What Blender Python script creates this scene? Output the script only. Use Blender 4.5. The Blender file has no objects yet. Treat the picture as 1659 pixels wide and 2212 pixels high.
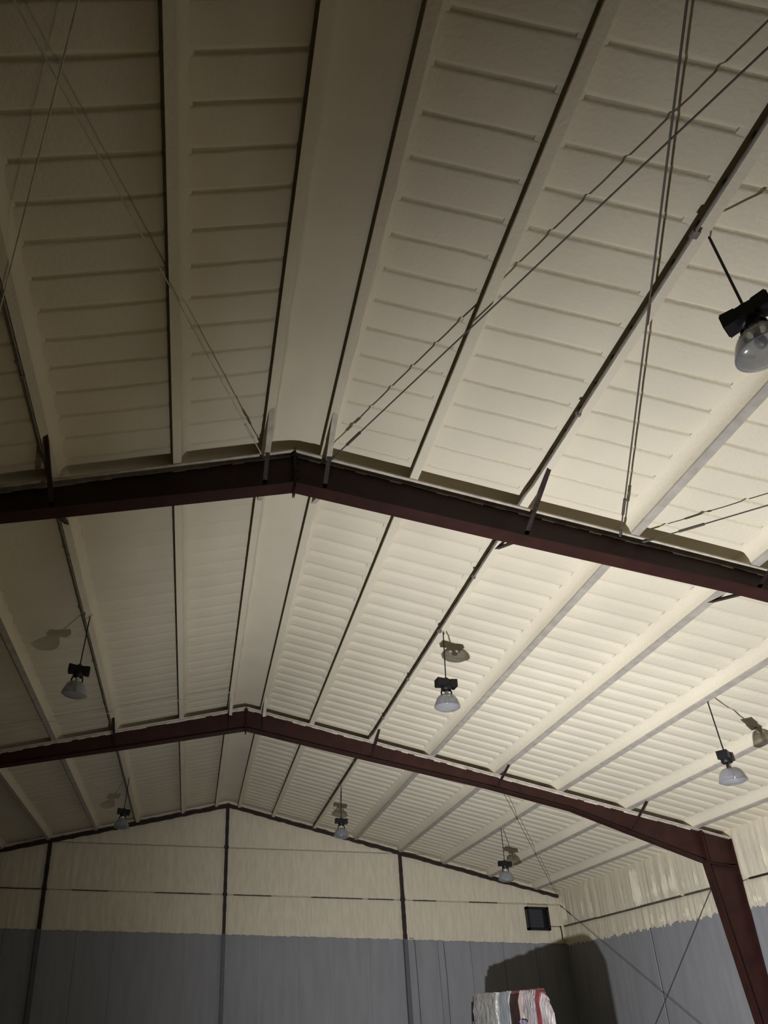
import bpy, math, random
from mathutils import Vector, Matrix
random.seed(7)

# ------------------------------------------------------------------ units
# All building dimensions below are in survey units; one unit = S metres and
# the survey's zero height is the photographer's eye, EYE metres over the floor.
S, EYE = 0.786, 1.6
def W(x, y, z):
    return Vector((x * S, y * S, z * S + EYE))
FLOOR = -EYE / S
ZR, M = 7.130, 0.2389            # rafter-top height at the ridge, roof slope
YF1, YF2, YE = 8.299, 17.889, 27.536   # two frames and the end wall
YB = -10.9                        # wall behind the photographer
XW = 11.92                        # half width of the hall
FO = 0.20                         # purlin depth (foam surface above purlin bottom)
PX_R = [0.407, 1.637, 3.127, 4.618, 6.209, 7.759, 9.399, 11.009]
PX_L = [0.410, 1.597, 3.174, 4.602, 6.209, 7.759, 9.399, 11.009]
def zb(x):                        # height of purlin undersides / rafter tops
    return ZR - M * abs(x)

sc = bpy.context.scene
COL = sc.collection

# ------------------------------------------------------------------ camera
cd = bpy.data.cameras.new('camera')
cam = bpy.data.objects.new('camera', cd)
COL.objects.link(cam)
cd.sensor_fit = 'HORIZONTAL'
cd.sensor_width = 36.0
cd.lens = 1652.13 / 1659 * 36.0
cd.shift_x = 284.616 / 1659
cd.shift_y = 282.086 / 1659
cd.clip_end = 200
R0 = Vector((0.99690601, -0.07646098, 0.01822433))
R1 = Vector((0.05049859, 0.44533752, -0.89393758))
R2 = Vector((0.06023537, 0.89209204, 0.44782082))
mw = Matrix.Identity(4)
for i in range(3):
    mw[i][0], mw[i][1], mw[i][2] = R0[i], -R1[i], -R2[i]
mw.translation = W(-1.0897, 0, 0)
cam.matrix_world = mw
sc.camera = cam

# ------------------------------------------------------------------ light
world = bpy.data.worlds.new('night')
sc.world = world
world.use_nodes = True
world.node_tree.nodes['Background'].inputs[0].default_value = (0.5, 0.55, 0.65, 1)
world.node_tree.nodes['Background'].inputs[1].default_value = 0.0
LPOS = W(0.447, 7.484, -1.242)    # floodlight standing on the floor
LAIM = Vector((0.826, 0.448, 0.342)).normalized()
ld = bpy.data.lights.new('floodlight_beam', 'SPOT')
ld.shadow_soft_size = 0.05
ld.spot_size = math.radians(180)
ld.spot_blend = 1.0
ld.energy = 2480
ld.color = (0.97, 0.985, 1.09)
lo = bpy.data.objects.new('floodlight_beam', ld)
COL.objects.link(lo)
lo.rotation_euler = LAIM.to_track_quat('-Z', 'Y').to_euler()
lo.location = LPOS

# added fill spot at the floodlight, aimed aside to lift the far walls
sd_ = bpy.data.lights.new('far_wall_fill', 'SPOT')
sd_.energy = 2300
sd_.color = ld.color
sd_.shadow_soft_size = 0.04
sd_.spot_size = math.radians(98)
sd_.spot_blend = 1.0
so = bpy.data.objects.new('far_wall_fill', sd_)
COL.objects.link(so)
so.rotation_euler = Vector((0.583, 0.803, 0.122)).to_track_quat('-Z', 'Y').to_euler()
so.location = LPOS
# added warm point fill at the floodlight, brightens the dim left roof
pd_ = bpy.data.lights.new('left_roof_fill', 'POINT')
pd_.energy = 75
pd_.color = (1.0, 0.88, 0.64)
pd_.shadow_soft_size = 0.04
po = bpy.data.objects.new('left_roof_fill', pd_)
COL.objects.link(po)
po.location = LPOS

vs = sc.view_settings
vs.view_transform = 'Standard'
vs.look = 'None'
vs.gamma = 1.0
vs.use_curve_mapping = False
vs.exposure = 0.0

# ------------------------------------------------------------------ materials
def mat(name, col, rough=0.8, var=0.0, vscale=3.0, bump=0.0, bscale=40.0, metal=0.0,
        col2=None, stretch=(1, 1, 1), spec=0.3):
    m = bpy.data.materials.new(name)
    m.use_nodes = True
    nt = m.node_tree
    b = nt.nodes['Principled BSDF']
    b.inputs['Roughness'].default_value = rough
    b.inputs['Metallic'].default_value = metal
    b.inputs['Specular IOR Level'].default_value = spec
    tc = nt.nodes.new('ShaderNodeNewGeometry')
    mp = nt.nodes.new('ShaderNodeMapping')
    mp.inputs['Scale'].default_value = stretch
    nt.links.new(tc.outputs['Position'], mp.inputs[0])
    if var > 0 or col2:
        n = nt.nodes.new('ShaderNodeTexNoise')
        n.inputs['Scale'].default_value = vscale
        n.inputs['Detail'].default_value = 5
        nt.links.new(mp.outputs[0], n.inputs['Vector'])
        r = nt.nodes.new('ShaderNodeValToRGB')
        c2 = col2 or tuple(c * (1 - var) for c in col)
        r.color_ramp.elements[0].position = 0.35
        r.color_ramp.elements[1].position = 0.65
        r.color_ramp.elements[0].color = (*c2, 1)
        r.color_ramp.elements[1].color = (*col, 1)
        nt.links.new(n.outputs['Fac'], r.inputs[0])
        nt.links.new(r.outputs[0], b.inputs['Base Color'])
    else:
        b.inputs['Base Color'].default_value = (*col, 1)
    if bump > 0:
        n2 = nt.nodes.new('ShaderNodeTexNoise')
        n2.inputs['Scale'].default_value = bscale
        n2.inputs['Detail'].default_value = 4
        nt.links.new(mp.outputs[0], n2.inputs['Vector'])
        bp = nt.nodes.new('ShaderNodeBump')
        bp.inputs['Strength'].default_value = bump
        bp.inputs['Distance'].default_value = 0.02
        nt.links.new(n2.outputs['Fac'], bp.inputs['Height'])
        nt.links.new(bp.outputs[0], b.inputs['Normal'])
    return m

FOAM = mat('sprayed_foam', (0.74, 0.675, 0.505), 0.85, var=0.07, vscale=1.3, bump=0.35, bscale=26)
FOAMW = mat('wall_foam', (0.74, 0.67, 0.49), 0.85, var=0.12, vscale=5, bump=0.5, bscale=16, stretch=(3, 3, 0.5))
SPRAY = mat('oversprayed_steel', (0.66, 0.60, 0.48), 0.75, col2=(0.48, 0.43, 0.34), vscale=9, bump=0.3, bscale=50)
GREYF = mat('grey_oversprayed_steel', (0.46, 0.42, 0.345), 0.7, var=0.2, vscale=8)
RED = mat('red_oxide_steel', (0.040, 0.0125, 0.0085), 0.55, var=0.35, vscale=4, bump=0.1, bscale=60)
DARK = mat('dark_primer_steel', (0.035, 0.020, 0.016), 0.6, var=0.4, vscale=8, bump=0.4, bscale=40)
GREYW = mat('grey_wall_paint', (0.29, 0.29, 0.29), 0.75, var=0.12, vscale=1.5, bump=0.12, bscale=12, stretch=(4, 4, 0.6))
GREYP = mat('grey_painted_post', (0.13, 0.13, 0.14), 0.65, var=0.2, vscale=6)
CONC = mat('concrete', (0.14, 0.115, 0.078), 0.8, var=0.25, vscale=1.2, bump=0.1, bscale=30)
WIRE = mat('bare_cable', (0.10, 0.085, 0.07), 0.55, metal=0.2)
GIRT = mat('brown_girt_steel', (0.11, 0.09, 0.065), 0.7, var=0.4, vscale=5)  # brown steel of the exposed girts
COND = mat('conduit', (0.22, 0.20, 0.17), 0.5, var=0.3, vscale=12)
BLACK = mat('black_housing', (0.012, 0.011, 0.011), 0.45, var=0.2, vscale=20)
VENTG = mat('dark_louvre', (0.045, 0.045, 0.052), 0.5)
FILMW = mat('stretch_film', (0.52, 0.50, 0.44), 0.22, col2=(0.26, 0.25, 0.21), vscale=9, bump=0.9, bscale=14, stretch=(2.5, 2.5, 0.6), spec=0.7)
FILMG = mat('grey_film', (0.36, 0.38, 0.37), 0.22, col2=(0.25, 0.27, 0.26), vscale=7, bump=0.6, bscale=10, stretch=(2, 2, 0.5), spec=0.7)
FILMP = mat('white_film', (0.55, 0.50, 0.46), 0.2, col2=(0.22, 0.19, 0.18), vscale=11, bump=0.9, bscale=16, stretch=(3, 3, 0.4), spec=0.7)
FILMR = mat('red_film', (0.22, 0.045, 0.05), 0.35, var=0.35, vscale=8, bump=0.6, bscale=14, spec=0.6)
BROWN = mat('brown_board', (0.045, 0.022, 0.018), 0.5, var=0.3, vscale=6)
CREAM = mat('cream_board', (0.55, 0.44, 0.36), 0.6, var=0.1, vscale=6)
PURP = mat('dark_bag', (0.055, 0.045, 0.075), 0.3, col2=(0.25, 0.22, 0.30), vscale=14, bump=0.8, bscale=18)
WOOD = mat('pallet_wood', (0.35, 0.24, 0.14), 0.8, var=0.3, vscale=8)
YELL = mat('yellow_housing', (0.6, 0.36, 0.02), 0.4)
ALU = mat('aluminium', (0.55, 0.55, 0.55), 0.35, metal=0.9)

def bell_mat():
    m = bpy.data.materials.new('prismatic_acrylic')
    m.use_nodes = True
    nt = m.node_tree
    b = nt.nodes['Principled BSDF']
    b.inputs['Base Color'].default_value = (0.34, 0.34, 0.355, 1)
    b.inputs['Roughness'].default_value = 0.16
    b.inputs['Specular IOR Level'].default_value = 0.9
    b.inputs['Coat Weight'].default_value = 0.5
    b.inputs['Coat Roughness'].default_value = 0.05
    t = nt.nodes.new('ShaderNodeBsdfTransparent')
    t.inputs[0].default_value = (0.86, 0.87, 0.88, 1)
    mx = nt.nodes.new('ShaderNodeMixShader')
    lw = nt.nodes.new('ShaderNodeLayerWeight')
    lw.inputs['Blend'].default_value = 0.35
    mr = nt.nodes.new('ShaderNodeMapRange')
    mr.inputs['To Min'].default_value = 0.30
    mr.inputs['To Max'].default_value = 0.80
    nt.links.new(lw.outputs['Facing'], mr.inputs['Value'])
    nt.links.new(mr.outputs[0], mx.inputs[0])
    nt.links.new(t.outputs[0], mx.inputs[1])
    nt.links.new(b.outputs[0], mx.inputs[2])
    nt.links.new(mx.outputs[0], nt.nodes['Material Output'].inputs[0])
    return m
BELL = bell_mat()

# ------------------------------------------------------------------ mesh helpers
class MB:
    """collects vertices (metres, world or local) and faces of one part"""
    def __init__(self):
        self.v, self.f = [], []
    def add(self, vs_, fs):
        o = len(self.v)
        self.v += [Vector(a) for a in vs_]
        self.f += [tuple(i + o for i in f) for f in fs]
        return self
    def box(self, a, b):
        x0, y0, z0 = a
        x1, y1, z1 = b
        vv = [(x0,y0,z0),(x1,y0,z0),(x1,y1,z0),(x0,y1,z0),(x0,y0,z1),(x1,y0,z1),(x1,y1,z1),(x0,y1,z1)]
        return self.add(vv, [(0,3,2,1),(4,5,6,7),(0,1,5,4),(1,2,6,5),(2,3,7,6),(3,0,4,7)])
    def hexa(self, p):             # eight corners, bottom ring then top ring
        return self.add(p, [(0,3,2,1),(4,5,6,7),(0,1,5,4),(1,2,6,5),(2,3,7,6),(3,0,4,7)])
    def prism(self, poly, d):      # polygon (3d points) swept by vector d
        n = len(poly)
        vv = [Vector(q) for q in poly] + [Vector(q) + Vector(d) for q in poly]
        fs = [tuple(range(n - 1, -1, -1)), tuple(range(n, 2 * n))]
        fs += [(i, (i + 1) % n, n + (i + 1) % n, n + i) for i in range(n)]
        return self.add(vv, fs)
    def tube(self, pts, r, n=8):
        pts = [Vector(q) for q in pts]
        rings = []
        for i, q in enumerate(pts):
            t = (pts[min(i + 1, len(pts) - 1)] - pts[max(i - 1, 0)]).normalized()
            a = t.orthogonal().normalized() if i == 0 else (a - t * a.dot(t)).normalized()
            bb = t.cross(a)
            rings.append([q + (a * math.cos(k * 2 * math.pi / n) + bb * math.sin(k * 2 * math.pi / n)) * r for k in range(n)])
        vv = [p for ring in rings for p in ring]
        fs = []
        for i in range(len(pts) - 1):
            for k in range(n):
                fs.append((i * n + k, i * n + (k + 1) % n, (i + 1) * n + (k + 1) % n, (i + 1) * n + k))
        fs.append(tuple(range(n - 1, -1, -1)))
        fs.append(tuple(range((len(pts) - 1) * n, len(pts) * n)))
        return self.add(vv, fs)
    def bar(self, a, b, w, h, up=(0, 0, 1)):   # rectangular bar from a to b
        a, b = Vector(a), Vector(b)
        t = (b - a).normalized()
        s = t.cross(Vector(up))
        if s.length < 1e-4:
            s = t.orthogonal()
        s.normalize()
        u = s.cross(t).normalized()
        s, u = s * w / 2, u * h / 2
        return self.hexa([a - s - u, a + s - u, a + s + u, a - s + u, b - s - u, b + s - u, b + s + u, b - s + u])
    def lathe(self, prof, n=32, flute=0.0, cx=0, cy=0):  # profile of (r, z)
        vv, fs = [], []
        for (r, z) in prof:
            for k in range(n):
                a = 2 * math.pi * k / n
                rr = r * (1 + (flute if k % 2 else -flute))
                vv.append((cx + rr * math.cos(a), cy + rr * math.sin(a), z))
        for i in range(len(prof) - 1):
            for k in range(n):
                fs.append((i * n + k, i * n + (k + 1) % n, (i + 1) * n + (k + 1) % n, (i + 1) * n + k))
        return self.add(vv, fs)
    def mesh(self, name, base=(0, 0, 0), smooth=False):
        me = bpy.data.meshes.new(name)
        b = Vector(base)
        me.from_pydata([tuple(q - b) for q in self.v], [], self.f)
        me.update()
        import bmesh
        bm = bmesh.new()
        bm.from_mesh(me)
        bmesh.ops.recalc_face_normals(bm, faces=bm.faces)
        bm.to_mesh(me)
        bm.free()
        if smooth:
            for p in me.polygons:
                p.use_smooth = True
            try:
                me.set_sharp_from_angle(angle=math.radians(50))
            except Exception:
                pass
        return me

BASE = {}
def empty(name, loc, label=None, cat=None, group=None, kind=None, rz=0):
    o = bpy.data.objects.new(name, None)
    o.empty_display_size = 0.1
    o.location = loc
    o.rotation_euler = (0, 0, rz)
    COL.objects.link(o)
    BASE[o.name] = Vector(loc)
    tag(o, label, cat, group, kind)
    return o
def tag(o, label=None, cat=None, group=None, kind=None):
    if label: o['label'] = label
    if cat: o['category'] = cat
    if group: o['group'] = group
    if kind: o['kind'] = kind
    return o
def root_base(o):
    while o.parent:
        o = o.parent
    return BASE[o.name]
def part(name, mb, material, parent, smooth=False, local=False, label=None):
    base = (0, 0, 0) if local else root_base(parent)
    me = mb.mesh(name, base, smooth)
    me.materials.append(material)
    o = bpy.data.objects.new(name, me)
    COL.objects.link(o)
    o.parent = parent
    if label: o['label'] = label
    return o
def single(name, mb, material, base, label, cat, group=None, kind=None, smooth=False):
    me = mb.mesh(name, base, smooth)
    me.materials.append(material)
    o = bpy.data.objects.new(name, me)
    o.location = base
    COL.objects.link(o)
    BASE[o.name] = Vector(base)
    return tag(o, label, cat, group, kind)
def copy_tree(o, parent=None):
    c = o.copy()
    COL.objects.link(c)
    c.parent = parent
    for ch in o.children:
        copy_tree(ch, c)
    return c

# ================================================================== SETTING
# ---- floor
mb = MB().box(W(-XW - .3, YB - .3, FLOOR) - Vector((0, 0, .15)), W(XW + .3, YE + .3, FLOOR))
single('floor', mb, CONC, W(0, 10, FLOOR), 'bare grey concrete floor of the hall', 'floor', kind='structure')

# ---- ceiling: foam-covered roof sheets running from ridge to eave
ceil = empty('ceiling', W(0, 8, ZR), 'pitched roof lining of cream sprayed foam over ribbed sheets', 'ceiling', kind='structure')
deck = MB()
for s in (-1, 1):
    e = XW + .25
    poly = [W(0, YB - .2, ZR + FO + .06), W(s * e, YB - .2, zb(e) + FO + .06), W(s * e, YB - .2, zb(e) + FO + .2), W(0, YB - .2, ZR + FO + .2)]
    deck.prism(poly, (0, (YE + .2 - YB + .2) * S, 0))
part('roof_deck', deck, FOAM, ceil)
# plain stretch behind the photographer
pl = MB()
for s in (-1, 1):
    poly = [W(0, YB - .1, ZR + FO), W(s * XW, YB - .1, zb(XW) + FO), W(s * XW, YB - .1, zb(XW) + FO + .08), W(0, YB - .1, ZR + FO + .08)]
    pl.prism(poly, (0, (0.692 - YB + .1) * S, 0))
part('roof_lining', pl, FOAM, ceil)
PW = 0.388                         # rib pitch
def panel_mesh(s, depth, soft, seed):
    """one foam-covered roof sheet between two rib grooves"""
    rnd = random.Random(seed)
    w = PW * S
    g = 0.020 + soft               # half width of groove
    prof = [(0, depth), (g * .35, depth * .93), (g * .7, depth * .45), (g, depth * .08), (g * 1.5, 0)]
    prof = prof + [(w * .5, -0.004)] + [(w - a, b) for a, b in reversed(prof)]
    nx = 30
    vv, fs = [], []
    for i in range(nx + 1):
        x = 0.12 + (XW - 0.12) * i / nx
        j1, j2 = rnd.uniform(-.006, .006), rnd.uniform(-.006, .006)
        dz = rnd.uniform(-.004, .004)
        dp = rnd.uniform(.65, 1.15)
        for k, (a, b) in enumerate(prof):
            q = W(s * x, 0, zb(x) + FO)
            yy = a + (j1 if 0 < k < 5 else (j2 if 5 < k < 10 else 0))
            vv.append((q.x, yy, q.z + b * (dp if 0 < k < 10 else 1) + (dz if k == 5 else 0)))
    n = len(prof)
    for i in range(nx):
        for k in range(n - 1):
            fs.append((i * n + k, i * n + k + 1, (i + 1) * n + k + 1, (i + 1) * n + k))
    return vv, fs
PM = {}
for s in (-1, 1):
    for kind, (dep, soft) in {'deep': (.026, .004), 'ripple': (.024, .045), 'shallow': (.007, .03)}.items():
        for sd in range(3):
            vv, fs = panel_mesh(s, dep, soft, 10 * sd + s + len(kind))
            me = bpy.data.meshes.new('roof_panel')
            me.from_pydata([tuple(Vector(a) - Vector((0, 0, BASE['ceiling'].z))) for a in vv], [], fs)
            for p in me.polygons:
                p.use_smooth = True
            me.materials.append(FOAM)
            PM[(s, kind, sd)] = me
y = 3.02 - 6 * PW
k = 0
while y < YE - .05:
    for s in (-1, 1):
        kind = 'deep' if y < YF1 - .2 else ('ripple' if s > 0 else 'shallow')
        o = bpy.data.objects.new('roof_panel', PM[(s, kind, k % 3)])
        COL.objects.link(o)
        o.parent = ceil
        o.location = (0, y * S - BASE['ceiling'].y, 0)
    y += PW
    k += 1
# rounded foam under the ridge
rg = MB()
prof = []
for i in range(13):
    x = -0.40 + 0.80 * i / 12
    prof.append((x, ZR + FO - M * math.sqrt(x * x + 0.02) + .012 - .014))
ny = 40
vv, fs = [], []
for j in range(ny + 1):
    yy = 0.6 + (YE - 0.6) * j / ny
    for i, (x, z) in enumerate(prof):
        vv.append(W(x, yy, z + random.uniform(-.006, .006)))
n = len(prof)
for j in range(ny):
    for i in range(n - 1):
        fs.append((j * n + i, j * n + i + 1, (j + 1) * n + i + 1, (j + 1) * n + i))
rg.add(vv, fs)
part('ridge_foam', rg, FOAM, ceil, smooth=True)

# ---- walls
def foam_sheet(P0, du, dv, nu, nv, nrm, amp, seed, ragged=0.0, topfn=None, lump=0.01):
    """a sprayed foam field: grid P0 + u*du + v*dv with vertical drips pushed along nrm"""
    rnd = random.Random(seed)
    colo = [rnd.uniform(-1, 1) for _ in range(nu + 1)]
    rag = [rnd.uniform(-1, 1) for _ in range(nu + 1)]
    vv, fs = [], []
    for i in range(nu + 1):
        if rnd.random() < .3: colo[i] *= .2
        for j in range(nv + 1):
            u, v = i / nu, j / nv
            p = P0 + du * u + dv * v
            if topfn: p = topfn(u, v, p)
            edge = min(1, 6 * min(u, 1 - u) * nu / 12) * min(1, 8 * min(v, 1 - v))
            fade = .35 + .65 * (1 - v)
            d = amp * colo[i] * fade * edge + rnd.uniform(-.3, .3) * lump * edge + .018 * edge
            p = p + nrm * d
            if j == 0: p = p + Vector((0, 0, rag[i] * ragged))
            vv.append(p)
    n = nv + 1
    for i in range(nu):
        for j in range(nv):
            fs.append((i * n + j, (i + 1) * n + j, (i + 1) * n + j + 1, i * n + j + 1))
    # thickness skirt along the bottom edge
    o = len(vv)
    for i in range(nu + 1):
        vv.append(vv[i * n] - nrm * .05)
    for i in range(nu):
        fs.append((i * n, o + i, o + i + 1, (i + 1) * n))
    return MB().add(vv, fs)

ZGREY, ZG1, ZG2 = 2.735, 4.027, 5.624      # end wall: paint line and two girts
wb = empty('wall_back', W(0, YE, FLOOR), 'gable end wall with cream foam above grey painted lower sheets', 'wall', kind='structure')
shell = MB()
poly = [W(-XW - .2, YE + .02, FLOOR), W(XW + .2, YE + .02, FLOOR), W(XW + .2, YE + .02, zb(XW) + FO + .1), W(0, YE + .02, ZR + FO + .15), W(-XW - .2, YE + .02, zb(XW) + FO + .1)]
shell.prism(poly, (0, .15, 0))
part('wall_sheeting', shell, FOAMW, wb)
POSTS = [-XW, -6.136, 0.0, 6.206, XW]
NB = Vector((0, -1, 0))
for b in range(4):
    x0, x1 = POSTS[b], POSTS[b + 1]
    nu = 84
    lows = MB()
    ng = 5
    for g in range(ng):            # grey lower sheets
        a0 = x0 + (x1 - x0) * g / ng
        a1 = x0 + (x1 - x0) * (g + 1) / ng
        part('grey_wall_sheet', MB().box(W(a0 + .006, YE - .02, FLOOR), W(a1 - .006, YE + .05, ZGREY + .02)), GREYW, wb)
    for lvl, (z0, z1) in enumerate([(ZGREY, ZG1 - .02), (ZG1 + .02, ZG2 - .02), (ZG2 + .02, 99)]):
        top = lambda x: min(z1, zb(x) + FO - .02)
        if top(x0) <= z0 + .05 and top(x1) <= z0 + .05:
            continue
        def tf(u, v, p, x0=x0, x1=x1, z0=z0, top=top):
            x = x0 + (x1 - x0) * u
            return W(x, YE - .055, z0 + max(0.0, top(x) - z0) * v)
        mb = foam_sheet(W(x0, YE, z0), Vector((1, 0, 0)), Vector((0, 0, 1)), nu, 10, NB, .018, 100 + b * 7 + lvl,
                        ragged=.014 if lvl == 0 else .008, topfn=tf)
        part('foam_field', mb, FOAMW, wb, smooth=True)

ZSG, ZSGREY = 3.289, 2.679                  # side walls: girt and paint line
for s, nm in ((1, 'wall_right'), (-1, 'wall_left')):
    wr = empty(nm, W(s * XW, 10, FLOOR), ('bright' if s > 0 else 'dim') + ' side wall with cream foam band above grey paint', 'wall', kind='structure')
    x = s * (XW + .02)
    a, b_ = W(min(x, x + s * .25), YB - .2, FLOOR), W(max(x, x + s * .25), YE + .2, zb(XW) + FO + .1)
    part('wall_sheeting', MB().box(a, b_), FOAMW, wr)
    segs = [(YF2, YE), (YF1, YF2), (-1.3, YF1), (YB, -1.3)]
    for i, (y0, y1) in enumerate(segs):
        ng = 8
        for g in range(ng):
            c0, c1 = y0 + (y1 - y0) * g / ng, y0 + (y1 - y0) * (g + 1) / ng
            q0, q1 = W(s * (XW - .03), c0 + .006, FLOOR), W(s * (XW + .05), c1 - .006, ZSGREY + .02)
            part('grey_wall_sheet', MB().box((min(q0.x, q1.x), q0.y, q0.z), (max(q0.x, q1.x), q1.y, q1.z)), GREYW, wr)
        if s < 0 and i > 1:
            continue
        for lvl, (z0, z1) in enumerate([(ZSGREY, ZSG - .015), (ZSG + .015, zb(XW) + FO + .04)]):
            def tf(u, v, p, y0=y0, y1=y1, z0=z0, z1=z1, s=s):
                return W(s * (XW - .045), y0 + (y1 - y0) * u, z0 + (z1 - z0) * v)
            mb = foam_sheet(W(0, 0, 0), Vector((0, 1, 0)), Vector((0, 0, 1)), 130, 9, Vector((-s, 0, 0)), .042 if lvl else .034,
                            300 + i * 9 + lvl + s, ragged=.045 if lvl == 0 else .012, topfn=tf)
            part('foam_field', mb, FOAMW, wr, smooth=True)
rnd = random.Random(3)
for a, b in [(18.1, 20.1), (20.3, 22.3), (22.35, 24.9), (24.95, 27.3), (14.6, 17.5), (10.5, 12.5)]:
    part('girt', MB().box(W(XW - .10, a, ZSG - rnd.uniform(.016, .03)), W(XW - .02, b, ZSG + rnd.uniform(.01, .025))), GIRT if a > 17 else DARK, bpy.data.objects['wall_right'])
for a, b in [(-11, -8.9), (-8.0, -6.3), (-5.2, -4.0), (-2.4, -.5), (.3, 1.6), (3.0, 4.8), (5.0, 5.9), (6.6, 7.4), (8.6, 9.6), (11.35, 11.8)]:
    z = ZG1 if a < 11 else 3.29
    part('girt', MB().box(W(a, YE - .105, z - .012), W(b, YE - .03, z + .008)), GIRT, wb)
mb = MB().box(W(-XW - .2, YB - .2, FLOOR), W(XW + .2, YB - .1, ZR + .4))
single('wall_front', mb, GREYW, W(0, YB, FLOOR), 'plain wall behind the viewpoint', 'wall', kind='structure')

# ================================================================== STEEL FRAMES
HF = 0.12                          # half flange width (units)
def rafter_depth(x):
    pts = [(0, .56), (3.0, .47), (6.0, .36), (8.0, .36), (11.1, .76)]
    for (a, d), (b, e) in zip(pts, pts[1:]):
        if x <= b:
            return d + (e - d) * (x - a) / (b - a)
    return pts[-1][1]
def frame(yf, label):
    fr = empty('steel_frame', W(0, yf, FLOOR), label, 'steel frame')
    stations = [0.0, 1.0, 2.0, 3.0, 4.0, 5.0, 6.0, 7.0, 8.0, 9.0, 10.0, 11.0, 11.14]
    for s in (1, -1):
        web, low, top = MB(), MB(), MB()
        for a, b in zip(stations, stations[1:]):
            ta, tb = zb(a), zb(b)
            da, db = ta - rafter_depth(a), tb - rafter_depth(b)
            web.hexa([W(s*a, yf-.008, da), W(s*b, yf-.008, db), W(s*b, yf+.008, db), W(s*a, yf+.008, da),
                      W(s*a, yf-.008, ta), W(s*b, yf-.008, tb), W(s*b, yf+.008, tb), W(s*a, yf+.008, ta)])
            low.hexa([W(s*a, yf-HF, da-.016), W(s*b, yf-HF, db-.016), W(s*b, yf+HF, db-.016), W(s*a, yf+HF, da-.016),
                      W(s*a, yf-HF, da), W(s*b, yf-HF, db), W(s*b, yf+HF, db), W(s*a, yf+HF, da)])
        e = XW - .1
        top.hexa([W(0, yf-HF, zb(0)-.022), W(s*e, yf-HF, zb(e)-.022), W(s*e, yf+HF, zb(e)-.022), W(0, yf+HF, zb(0)-.022),
                  W(0, yf-HF, zb(0)-.003), W(s*e, yf-HF, zb(e)-.003), W(s*e, yf+HF, zb(e)-.003), W(0, yf+HF, zb(0)-.003)])
        # knee panel web
        web.prism([W(s*11.14, yf-.008, zb(11.14)-.02), W(s*11.83, yf-.008, zb(11.83)-.02), W(s*11.83, yf-.008, 3.62), W(s*11.14, yf-.008, 3.70)], (0, .016*S, 0))
        r = part('rafter', web, RED, fr)
        part('bottom_flange', low, RED, r)
        part('top_flange', top, SPRAY, r, label='top flange dusted with cream foam overspray')
        # ragged foam overspray on the upper web
        ov = MB()
        rnd = random.Random(int(yf * 10) + s)
        xs = [0.05 + i * .16 for i in range(70)]
        for a, b in zip(xs, xs[1:]):
            if b > 11.0: break
            h0 = .015 + .03 * rnd.random()
            ov.hexa([W(s*a, yf-.016, zb(a)-.02-h0), W(s*b, yf-.016, zb(b)-.02-h0), W(s*b, yf-.008, zb(b)-.02-h0), W(s*a, yf-.008, zb(a)-.02-h0),
                     W(s*a, yf-.016, zb(a)-.02), W(s*b, yf-.016, zb(b)-.02), W(s*b, yf-.008, zb(b)-.02), W(s*a, yf-.008, zb(a)-.02)])
        part('foam_overspray', ov, SPRAY, r)
        # tapered column
        c = MB()
        xi_t, xi_b, xo = 11.12, 11.66, 11.84
        c.hexa([W(s*xi_b, yf-.008, FLOOR), W(s*xo, yf-.008, FLOOR), W(s*xo, yf+.008, FLOOR), W(s*xi_b, yf+.008, FLOOR),
                W(s*xi_t, yf-.008, 3.68), W(s*xo, yf-.008, 3.68), W(s*xo, yf+.008, 3.68), W(s*xi_t, yf+.008, 3.68)])
        col = part('column', c, RED, fr)
        fl = MB()
        fl.hexa([W(s*xi_b, yf-HF, FLOOR), W(s*(xi_b+.016), yf-HF, FLOOR), W(s*(xi_b+.016), yf+HF, FLOOR), W(s*xi_b, yf+HF, FLOOR),
                 W(s*xi_t, yf-HF, 3.70), W(s*(xi_t+.016), yf-HF, 3.70), W(s*(xi_t+.016), yf+HF, 3.70), W(s*xi_t, yf+HF, 3.70)])
        part('inner_flange', fl, RED, col)
        fo = MB()
        q0, q1 = W(s*11.84, yf-HF, FLOOR), W(s*11.86, yf+HF, zb(11.84)-.03)
        fo.box((min(q0.x,q1.x), q0.y, q0.z), (max(q0.x,q1.x), q1.y, q1.z))
        part('outer_flange', fo, RED, col)
        bp = MB()
        q0, q1 = W(s*11.55, yf-.16, FLOOR), W(s*11.9, yf+.16, FLOOR + .03)
        bp.box((min(q0.x,q1.x), q0.y, q0.z), (max(q0.x,q1.x), q1.y, q1.z))
        part('base_plate', bp, RED, col)
        st = MB()
        st.hexa([W(s*11.12, yf-HF, 3.70), W(s*11.15, yf-HF, 3.70), W(s*11.15, yf+HF, 3.70), W(s*11.12, yf+HF, 3.70),
                 W(s*11.12, yf-HF, zb(11.12)-.02), W(s*11.15, yf-HF, zb(11.15)-.02), W(s*11.15, yf+HF, zb(11.15)-.02), W(s*11.12, yf+HF, zb(11.12)-.02)])
        st.hexa([W(s*11.14, yf-HF, 3.66), W(s*11.84, yf-HF, 3.60), W(s*11.84, yf+HF, 3.60), W(s*11.14, yf+HF, 3.66),
                 W(s*11.14, yf-HF, 3.68), W(s*11.84, yf-HF, 3.62), W(s*11.84, yf+HF, 3.62), W(s*11.14, yf+HF, 3.68)])
        part('knee_stiffener', st, RED, fr)
        # flange braces from the rafter foot up to every second purlin, both sides
        PX = PX_R if s > 0 else PX_L
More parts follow.
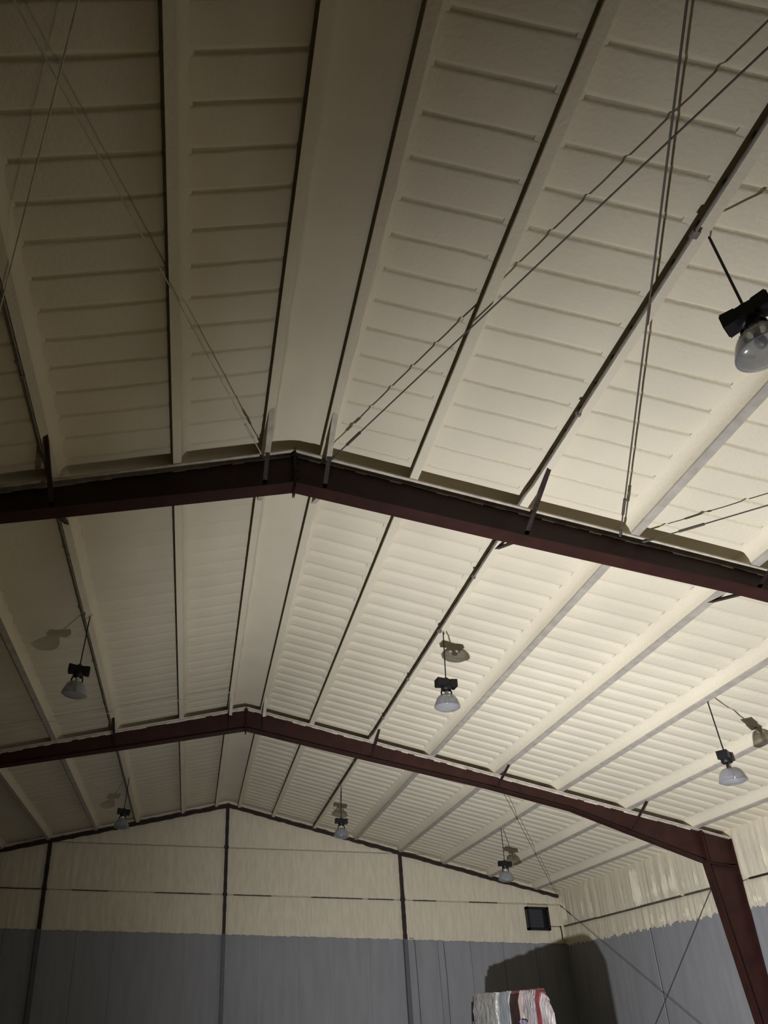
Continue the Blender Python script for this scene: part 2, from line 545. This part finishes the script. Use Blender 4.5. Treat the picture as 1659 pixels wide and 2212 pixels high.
        for i in (0, 2, 4, 6):
            xp = PX[i]
            for dy in (-1, 1):
                z0 = zb(xp) - rafter_depth(xp) + .05
                a = W(s*xp, yf + dy*.05, z0)
                b = W(s*xp + .01, yf + dy*1.0, zb(xp) + .04)
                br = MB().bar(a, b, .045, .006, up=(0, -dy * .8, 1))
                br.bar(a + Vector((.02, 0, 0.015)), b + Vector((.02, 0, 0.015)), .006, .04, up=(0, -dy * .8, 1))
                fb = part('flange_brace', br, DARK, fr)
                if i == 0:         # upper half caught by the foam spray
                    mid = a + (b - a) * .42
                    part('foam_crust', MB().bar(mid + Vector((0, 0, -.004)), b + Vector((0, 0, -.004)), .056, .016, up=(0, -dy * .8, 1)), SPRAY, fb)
    # bolted ridge plates
    rp = MB()
    z0 = ZR - rafter_depth(0) - .10
    for dx in (-.016, .004):
        rp.box(W(dx, yf - HF, z0), W(dx + .012, yf + HF, ZR + .02))
    plate = part('ridge_plate', rp, RED, fr)
    for zz in (.08, .2, .34, .48):
        for dy in (-.07, .07):
            part('bolt', MB().tube([W(-.045, yf + dy, ZR - zz), W(.045, yf + dy, ZR - zz)], .012, 6), RED, plate)
    return fr
frame(YF1, 'near dark red steel portal frame with cream oversprayed top flange')
frame(YF2, 'dark red steel portal frame with its tapered column against the bright side wall')

# ---- gable frame on the end wall
gf = empty('gable_frame', W(0, YE - .1, FLOOR), 'thin dark steel gable beam and posts set in the foamed end wall', 'steel frame')
for s in (1, -1):
    mb = MB()
    rnd = random.Random(5 + s)
    n = 70
    e = 11.80
    ring = []
    for i in range(n + 1):
        x = e * i / n
        th = (.115 if s > 0 else .13) * (1 if x < 10 else .8) + rnd.uniform(-.02, .02)
        zc = zb(x) - .02 + rnd.uniform(-.012, .012)
        ring.append((W(s*x, YE - .20, zc - th/2), W(s*x, YE - .20, zc + th/2), W(s*x, YE - .03, zc + th/2), W(s*x, YE - .03, zc - th/2)))
    for a, b in zip(ring, ring[1:]):
        mb.hexa([a[0], b[0], b[3], a[3], a[1], b[1], b[2], a[2]])
    part('gable_beam', mb, DARK, gf)
for j, x in enumerate((-6.136, 0.0, 6.206)):
    zt = zb(x) - .05
    up, lw = MB(), MB()
    rnd = random.Random(50 + j)
    hw = .055
    zz = [ZGREY + (zt - ZGREY) * i / 18 for i in range(19)]
    for a, b in zip(zz, zz[1:]):
        w0 = hw * (1 + rnd.uniform(-.12, .1))
        up.box(W(x - w0, YE - .19, a), W(x + w0, YE - .03, b))
    p_ = part('post', up, DARK, gf)
    lw.box(W(x - hw * 1.15, YE - .19, FLOOR), W(x + hw * 1.15, YE - .015, ZGREY))
    part('painted_post_foot', lw, GREYP, p_, label='lower half of post painted grey')
    for z in (ZG1, ZG2):
        if z < zt: part('girt_clip', MB().box(W(x - .075, YE - .20, z - .04), W(x + .075, YE - .05, z + .04)), DARK, p_)

# ================================================================== PURLINS
ORD = ['topmost purlin beside the ridge', 'second purlin down from the ridge', 'third purlin down from the ridge',
       'fourth purlin down from the ridge', 'fifth purlin down from the ridge', 'sixth purlin down from the ridge',
       'seventh purlin down from the ridge', 'lowest purlin just above the eave']
def purlin(s, i, x):
    side = 'bright' if s > 0 else 'dim'
    t = empty('roof_purlin', W(s*x, 8, zb(x)), 'foam-dusted steel, %s on the %s roof slope' % (ORD[i], side), 'purlin')
    c = W(s*x, 0, zb(x))
    y0, L = (-1.6 * S, (YE + 1.6 - .03) * S)
    tilt = -s * M
    def P(dx, dz):
        return (c.x + dx, y0, c.z + dz + tilt * dx)
    H = FO * S + .01
    fw, th = .078, .005
    wx = .036
    web = MB().prism([P(wx - th, 0), P(wx, 0), P(wx, H), P(wx - th, H)], (0, L, 0))
    part('web', web, DARK if i < 3 else FOAM, t)  # webs near the ridge coloured dark to paint in the purlin's shade line
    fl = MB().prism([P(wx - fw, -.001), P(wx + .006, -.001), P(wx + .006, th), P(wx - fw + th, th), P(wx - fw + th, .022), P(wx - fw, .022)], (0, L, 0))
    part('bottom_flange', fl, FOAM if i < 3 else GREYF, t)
    # wavy foam fillets where the purlin meets the roof
    rnd = random.Random(1000 + i * 3 + s)
    ny = 110
    for side_ in (-1, 1):
        vv, fs = [], []
        for j in range(ny + 1):
            yy = y0 + L * j / ny
            wv = .055 + .022 * rnd.random()
            if side_ > 0:
                pr = [(wx + .001, .001), (wx + .006 + .006 * rnd.random(), H * .55), (wx + wv * .6, H - .02), (wx + wv + .03, H - .002)]
            else:
                e0 = wx - th - .012
                pr = [(e0 - .01, H - .012), (e0 - .025, H - .010), (e0 - wv * .7, H - .006), (e0 - wv - .02, H - .002)]
                if i >= 3:
                    pr = [(wx - fw, .02), (wx - fw - .004, H * .45), (wx - fw - wv * .5, H - .022), (wx - fw - wv - .03, H - .002)]
            for dx, dz in pr:
                q = P(dx, dz)
                vv.append((q[0], yy, q[2]))
        for j in range(ny):
            for k in range(3):
                fs.append((j*4 + k, j*4 + k + 1, (j+1)*4 + k + 1, (j+1)*4 + k))
        part('foam_fillet', MB().add(vv, fs), FOAM, t, smooth=True)
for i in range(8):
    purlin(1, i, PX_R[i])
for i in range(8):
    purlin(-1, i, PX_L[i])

# ================================================================== BRACING CABLES
def cable(pts, r, label, name='bracing_cable', group=None, m=WIRE, fittings=True, cat='cable'):
    a = W(*pts[0])
    t = empty(name, a, label, cat, group)
    wp = [W(*q) for q in pts]
    part('strand', MB().tube(wp, r, 6), m, t)
    if fittings:
        d = (wp[-1] - wp[0]).normalized()
        part('turnbuckle', MB().tube([wp[0] + d * .35, wp[0] + d * .38, wp[0] + d * .56, wp[0] + d * .59], r * 2.0, 8), m, t)
        part('eye_bolt', MB().tube([wp[0] - d * .03, wp[0] + d * .10], r * 1.8, 8), m, t)
    return t
dz = -.06
def rz_(x): return zb(x) + dz
YA = -1.25
cable([(.47, 8.2, rz_(.47)), (4.43, YA, rz_(4.43))], .0075, 'roof bracing cable from ridge of near frame down the bright slope')
cable([(4.42, 8.2, rz_(4.42)), (.50, YA, rz_(.5))], .0075, 'roof bracing cable from fourth purlin at near frame up the bright slope')
cable([(-.44, 8.2, rz_(.44)), (-4.43, YA, rz_(4.43))], .006, 'roof bracing cable from ridge of near frame down the dim slope', m=SPRAY)
cable([(-4.42, 8.2, rz_(4.42)), (-.50, YA, rz_(.5))], .006, 'roof bracing cable from fourth purlin at near frame up the dim slope', m=SPRAY)
cable([(4.74, 8.2, rz_(4.74)), (11.6, YA, rz_(11.6))], .0075, 'roof bracing cable from near frame out to the eave')
cable([(6.28, 18.0, rz_(6.28)), (11.75, 27.3, rz_(11.75) + .03)], .006, 'roof bracing cable running to the corner where end and bright walls meet')
cable([(11.74, 18.05, 3.88), (11.78, 25.4, FLOOR + .05)], .006, 'wall bracing cable on bright wall falling away from tapered column')
cable([(11.76, 27.2, 3.95), (11.74, 18.2, -1.05)], .006, 'wall bracing cable on bright wall falling from the end wall corner')

# ================================================================== CONDUITS
def conduit(x, s, label):
    pts = [(s*x, -1.3, zb(x) - .022), (s*x, 3, zb(x) - .022)]
    for yf in (YF1, YF2):          # lifted over each rafter
        pts += [(s*x, yf - .6, zb(x) - .022), (s*x, yf - .3, zb(x) + .02), (s*x, yf + .3, zb(x) + .02), (s*x, yf + .6, zb(x) - .022)]
    pts += [(s*x, 23, zb(x) - .022), (s*x, 27.2, zb(x) - .022)]
    t = empty('lighting_conduit', W(s*x, 3, zb(x)), label, 'conduit')
    # run beside the purlin's lower edge; split at each rafter and joined over it
    part('tube', MB().tube([W(a - .075, b, c) for a, b, c in pts], .011, 8), COND, t)
    for yy in (4.15, 11.86, 21.8):
        part('junction_box', MB().box(W(s*x - .10, yy - .035, zb(x) - .035), W(s*x - .03, yy + .035, zb(x) + .0)), COND, t)
    for yy in (1.5, 6.4, 10, 14, 16.2, 19.6, 23.5, 26):
        part('pipe_strap', MB().box(W(s*x - .10, yy - .02, zb(x) - .04), W(s*x - .05, yy + .02, zb(x) + .01)), COND, t)
conduit(PX_R[2], 1, 'thin conduit feeding the lamps along third purlin of bright slope')
conduit(PX_L[2], -1, 'thin conduit feeding the lamps along third purlin of dim slope')
pts = [W(-9.0, 16.35, zb(9.0) - .02), W(-4.6, 16.5, zb(4.6) - .02), W(-3.17, 16.52, zb(3.17) - .05), W(-1.6, 16.55, zb(1.6) - .02), W(-.45, 16.6, zb(.45) - .02)]
single('cross_wire', MB().tube(pts, .006, 6), SPRAY, pts[0], 'pale wire strung across dim slope purlins beside the second frame', 'wire')

# ================================================================== PENDANT LAMPS
def lamp_proto():
    """high-bay lamp, origin at its hook; metres"""
    t = empty('pendant_lamp', (0, 0, 0))
    drop = .80                    # hook to housing centre
    part('hook', MB().tube([(0.0, 0, .02), (.018, 0, .03), (.024, 0, .012), (.012, 0, -.012), (0, 0, -.03)], .007, 8), ALU, t, local=True)
    part('stem', MB().tube([(0, 0, -.02), (0, 0, -drop + .09)], .0085, 8), BLACK, t, local=True)
    z = -drop
    h = MB()
    # two finned end blocks with a round transformer body between
    for s in (-1, 1):
        h.hexa([(s*.05, -.062, z-.05), (s*.135, -.066, z-.058), (s*.135, .066, z-.058), (s*.05, .062, z-.05),
                (s*.05, -.062, z+.05), (s*.135, -.066, z+.056), (s*.135, .066, z+.056), (s*.05, .062, z+.05)])
    h.box((-.06, -.055, z - .052), (.06, .055, z + .048))
    ho = part('ballast_housing', h, BLACK, t, local=True)
    fn = MB()
    for i in range(6):
        yy = -.055 + i * .022
        for s in (-1, 1):
            fn.box((min(s*.134, s*.142), yy - .003, z - .05), (max(s*.134, s*.142), yy + .003, z + .05))
    part('cooling_fins', fn, BLACK, ho, local=True)['kind'] = 'stuff'
    part('top_cap', MB().lathe([(0, z + .085), (.02, z + .083), (.045, z + .062), (.06, z + .046)], 16), BLACK, ho, local=True, smooth=True)
    part('lower_collar', MB().lathe([(.07, z - .045), (.072, z - .085), (.055, z - .105), (0, z - .107)], 20), BLACK, ho, local=True, smooth=True)
    for s in (-1, 1):
        part('yoke_arm', MB().tube([(s*.045, 0, z - .08), (s*.068, 0, z - .115), (s*.073, 0, z - .15), (s*.070, 0, z - .195)], .011, 8), BLACK, t, local=True)
    part('lamp_socket', MB().lathe([(0, z - .10), (.024, z - .10), (.026, z - .16), (.021, z - .185), (0, z - .186)], 14), SPRAY, t, local=True, smooth=True)
    zb_ = z - .17
    prof = [(.058, zb_), (.092, zb_ - .010), (.120, zb_ - .036), (.141, zb_ - .075), (.156, zb_ - .12), (.166, zb_ - .158), (.169, zb_ - .172)]
    inn = [(r - .006, q) for r, q in reversed(prof)]
    be = part('reflector_bell', MB().lathe(prof + inn, 56, .012), BELL, t, local=True, smooth=True, label='clear fluted acrylic bell reflector')
    part('bell_rim', MB().lathe([(.167, zb_ - .168), (.173, zb_ - .170), (.173, zb_ - .178), (.164, zb_ - .178), (.164, zb_ - .168)], 40), BELL, be, local=True)
    part('lens', MB().lathe([(.165, zb_ - .176), (.15, zb_ - .192), (.115, zb_ - .210), (.06, zb_ - .221), (.004, zb_ - .225)], 40), BELL, t, local=True, smooth=True, label='shallow convex clear lens closing the bell')
    part('bulb', MB().lathe([(0, zb_ - .14), (.02, zb_ - .135), (.034, zb_ - .11), (.036, zb_ - .08), (.024, zb_ - .03), (.018, zb_ + .0)], 16), FILMW, t, local=True, smooth=True)
    return t
proto = lamp_proto()
LAMPS = [  # hang x, y, rotation, tilt x, tilt y, scale, label
    (3.185, 4.15, -52, 2, -3, 'largest dark high-bay lamp with fluted clear bell, before the near frame'),
    (3.13, 11.86, 4, 1.5, 2, 'clear bell lamp hanging from third purlin of bright slope between the two red frames'),
    (7.77, 11.87, 38, -2, -3, 'clear bell lamp hanging low over the bright slope near the tapered column'),
    (-3.14, 11.98, 8, 6, 4, 'dim clear bell lamp on the dark slope between the two red frames'),
    (-3.12, 21.89, 10, -3, 4, 'small dim lamp before the gable beam on the dark slope'),
    (3.13, 21.96, 0, 0, 2, 'small lamp before the gable beam on the bright slope, third purlin'),
    (7.74, 21.71, 8, 2, 0, 'small lamp before the gable beam on the bright slope, close to the black vent'),
]
for i, (x, y_, rz, tx, ty, lab) in enumerate(LAMPS):
    o = proto if i == 0 else copy_tree(proto)
    o.location = W(x, y_, zb(x) + .0)
    o.rotation_euler = (math.radians(tx), math.radians(ty), math.radians(rz))
    tag(o, lab, 'lamp', 'unlit pendant lamps hanging from the purlins')

# ================================================================== WALL VENT
v = empty('wall_vent', W(10.93, YE - .05, 3.16), 'square black louvred vent box on the end wall near the corner', 'vent')
fr = MB()
x0, x1, z0, z1 = 10.55, 11.33, 3.14, 3.90
yo, yi = YE - .26, YE - .02
t_ = .07
fr.box(W(x0, yo, z0), W(x0 + t_, yi, z1)); fr.box(W(x1 - t_, yo, z0), W(x1, yi, z1))
fr.box(W(x0, yo, z0), W(x1, yi, z0 + t_)); fr.box(W(x0, yo, z1 - t_), W(x1, yi, z1))
part('frame', fr, BLACK, v)
for i in range(5):
    za = z0 + t_ + (z1 - z0 - 2 * t_) * i / 5
    zc = za + (z1 - z0 - 2 * t_) / 5
    part('louvre', MB().hexa([W(x0 + t_, yi - .15, za), W(x1 - .2, yi - .15, za), W(x1 - .2, yi - .13, za), W(x0 + t_, yi - .13, za),
                              W(x0 + t_, yi - .18, zc), W(x1 - .2, yi - .18, zc), W(x1 - .2, yi - .16, zc), W(x0 + t_, yi - .16, zc)]), VENTG, v)
part('back_plate', MB().box(W(x0 + .02, yi - .12, z0 + .02), W(x1 - .02, yi - .10, z1 - .02)), BLACK, v)
part('foam_lip', MB().hexa([W(x0 + .08, YE - .24, z1 + .01), W(x1 + .0, YE - .24, z1 + .01), W(x1 + .0, YE - .03, z1 + .02), W(x0 + .08, YE - .03, z1 + .02),
                            W(x0 + .12, YE - .18, z1 + .09), W(x1 + .0, YE - .18, z1 + .09), W(x1 + .0, YE - .03, z1 + .13), W(x0 + .12, YE - .03, z1 + .13)]), FOAMW, v)

# ---- cords and a strap on the walls
def cord(pts, r, label, m=BLACK, cat='cord', name='wall_cable'):
    pp = [W(*q) for q in pts]
    single(name, MB().tube(pp, r, 6), m, pp[0], label, cat)
cord([(6.36, YE - .10, 2.76), (6.48, YE - .08, 2.78), (6.54, YE - .06, 2.66), (6.56, YE - .05, 1.4), (6.57, YE - .05, 0.15), (6.58, YE - .05, FLOOR + .02)], .007,
     'thin dark cord hanging down grey end wall right beside a post')
cord([(7.55, YE - .05, 2.68), (7.57, YE - .05, 1.6), (7.55, YE - .05, 0.17), (7.55, YE - .05, FLOOR + .02)], .007,
     'thin dark cord hanging down grey end wall between post and wrapped load')
cord([(11.72, YE - .16, 3.30), (11.74, YE - .17, 3.1), (11.73, YE - .17, 2.86)], .014, 'short black strap hanging in the wall corner under the vent', cat='strap', name='hanging_strap')
cord([(11.80, 22.0, 2.66), (11.80, 22.0, 1.2), (11.81, 22.1, FLOOR + .03)], .012, 'pale grey vertical pipe on the bright side wall', m=GREYW, cat='pipe', name='wall_pipe')

# ================================================================== WRAPPED LOAD
wl = empty('wrapped_load', W(6.4, 18.3, FLOOR), 'tall plastic-wrapped load with red, white and brown bands before the grey wall', 'wrapped load')
def slab(y0, y1, xf, xb, zt, m, name, rnd_=0.03, nx=7, nz=14, drop=0.0):
    """upright bundle with a crumpled film face towards the hall"""
    rnd = random.Random(int(y0 * 100))
    ny = max(3, int((y1 - y0) * 14))
    vv, fs = [], []
    def jit(a): return rnd.uniform(-1, 1) * a
    n = nz + 4
    for i in range(ny + 1):
        u = i / ny
        yy = y0 + (y1 - y0) * u
        zt_ = zt - drop * (1 - u) ** 1.6
        for j in range(nz + 1):
            q = j / nz
            z = FLOOR + .14 + (zt_ - FLOOR - .14) * q
            inset = .05 * max(0, (q - .93) / .07) ** 2
            vv.append(W(xf + inset + jit(rnd_), yy + jit(.012), z + (jit(.02) if j == nz else 0)))
        vv.append(W(xf + .45 * (xb - xf), yy, zt_ + .008 + jit(.01)))
        vv.append(W(xb - .05, yy, zt_ + jit(.01)))
        vv.append(W(xb, yy, FLOOR + .14))
    for i in range(ny):
        for j in range(n - 1):
            fs.append((i*n + j, (i+1)*n + j, (i+1)*n + j + 1, i*n + j + 1))
        fs.append((i*n + n - 1, (i+1)*n + n - 1, (i+1)*n, i*n))
    fs.append(tuple(range(n)))
    fs.append(tuple(range(ny*n + n - 1, ny*n - 1, -1)))
    return part(name, MB().add(vv, fs), m, wl, smooth=True)
slab(18.78, 20.30, 5.90, 6.95, .79, FILMW, 'film_bundle', .026)
slab(18.56, 18.80, 5.95, 6.75, .77, FILMG, 'film_bundle', .01)
slab(18.00, 18.58, 5.90, 6.55, .78, FILMG, 'film_bundle', .014)
slab(17.42, 17.98, 5.91, 6.40, .72, BROWN, 'board_stack', .002)
slab(17.22, 17.42, 5.89, 6.36, .76, CREAM, 'board_stack', .003)
slab(16.78, 17.22, 5.90, 6.26, .76, FILMP, 'film_bundle', .022)
slab(16.52, 16.78, 5.90, 6.16, .765, FILMP, 'film_bundle', .022)
slab(16.34, 16.54, 5.885, 6.10, .755, FILMR, 'red_film_band', .012, drop=.05)
slab(16.12, 16.36, 5.90, 6.06, .70, FILMP, 'film_bundle', .024, drop=.13)
slab(15.90, 16.14, 5.91, 6.02, .57, FILMP, 'film_bundle', .024, drop=.24)
part('red_cap', MB().hexa([W(5.96, 16.5, .74), W(6.1, 16.5, .74), W(6.36, 17.98, .72), W(5.96, 17.98, .72),
                           W(5.98, 16.52, .785), W(6.1, 16.52, .785), W(6.36, 17.95, .785), W(5.98, 17.95, .785)]), FILMR, wl, label='red film folded over the top')
bag = MB()
prof = [(0, .0), (.10, .01), (.15, .07), (.13, .14), (.05, .19), (.03, .22), (.06, .26), (.045, .29), (0, .28)]
q = W(5.80, 17.05, 0)
bag.lathe([(r, q.z - .13 + z) for r, z in prof], 14, .10, q.x, q.y)
part('tied_bag', bag, PURP, wl, smooth=True, label='dark purple plastic bag tied at the neck')
dk = MB()
dk.tube([W(6.0, 20.75, FLOOR), W(5.97, 20.62, .2), W(5.95, 20.45, .62)], .03, 8)
dk.tube([W(6.0, 20.5, FLOOR), W(5.93, 20.38, .35), W(5.95, 20.31, .74)], .025, 8)
dk.tube([W(5.96, 20.58, .30), W(5.93, 20.40, .20)], .03, 8)
part('dark_straps', dk, BLACK, wl)
pal = MB()
for yy in (15.9, 17.0, 18.1, 19.2, 20.1):
    pal.box(W(5.9, yy, FLOOR), W(6.9 if yy > 18.5 else 6.1, yy + .14, FLOOR + .10))
pal.box(W(5.88, 15.9, FLOOR + .10), W(6.1, 20.3, FLOOR + .14)); pal.box(W(6.2, 18.4, FLOOR + .10), W(6.9, 20.3, FLOOR + .14))
part('pallet', pal, WOOD, wl)

# ================================================================== FLOODLIGHT (stands below the picture)
base = Vector((LPOS.x, LPOS.y, 0))
fl = empty('work_light', base, 'portable work light standing on the floor, aimed up at the bright slope', 'work light')
part('stand', MB().tube([base + Vector((-.2, -.16, .015)), base + Vector((-.2, .16, .015)), base + Vector((.12, .16, .015)), base + Vector((.12, -.16, .015)), base + Vector((-.2, -.16, .015))], .014, 8), YELL, fl)
back = LPOS - LAIM * .05
up = MB()
for s in (-1, 1):
    sd = LAIM.cross(Vector((0, 0, 1))).normalized() * .13 * s
    up.tube([Vector((base.x - .04, base.y, .02)) + sd * .9, back + sd - LAIM * .03], .011, 8)
part('uprights', up, YELL, fl)
part('lamp_head', MB().bar(back - LAIM * .07, back + LAIM * .03, .24, .17), BLACK, fl)
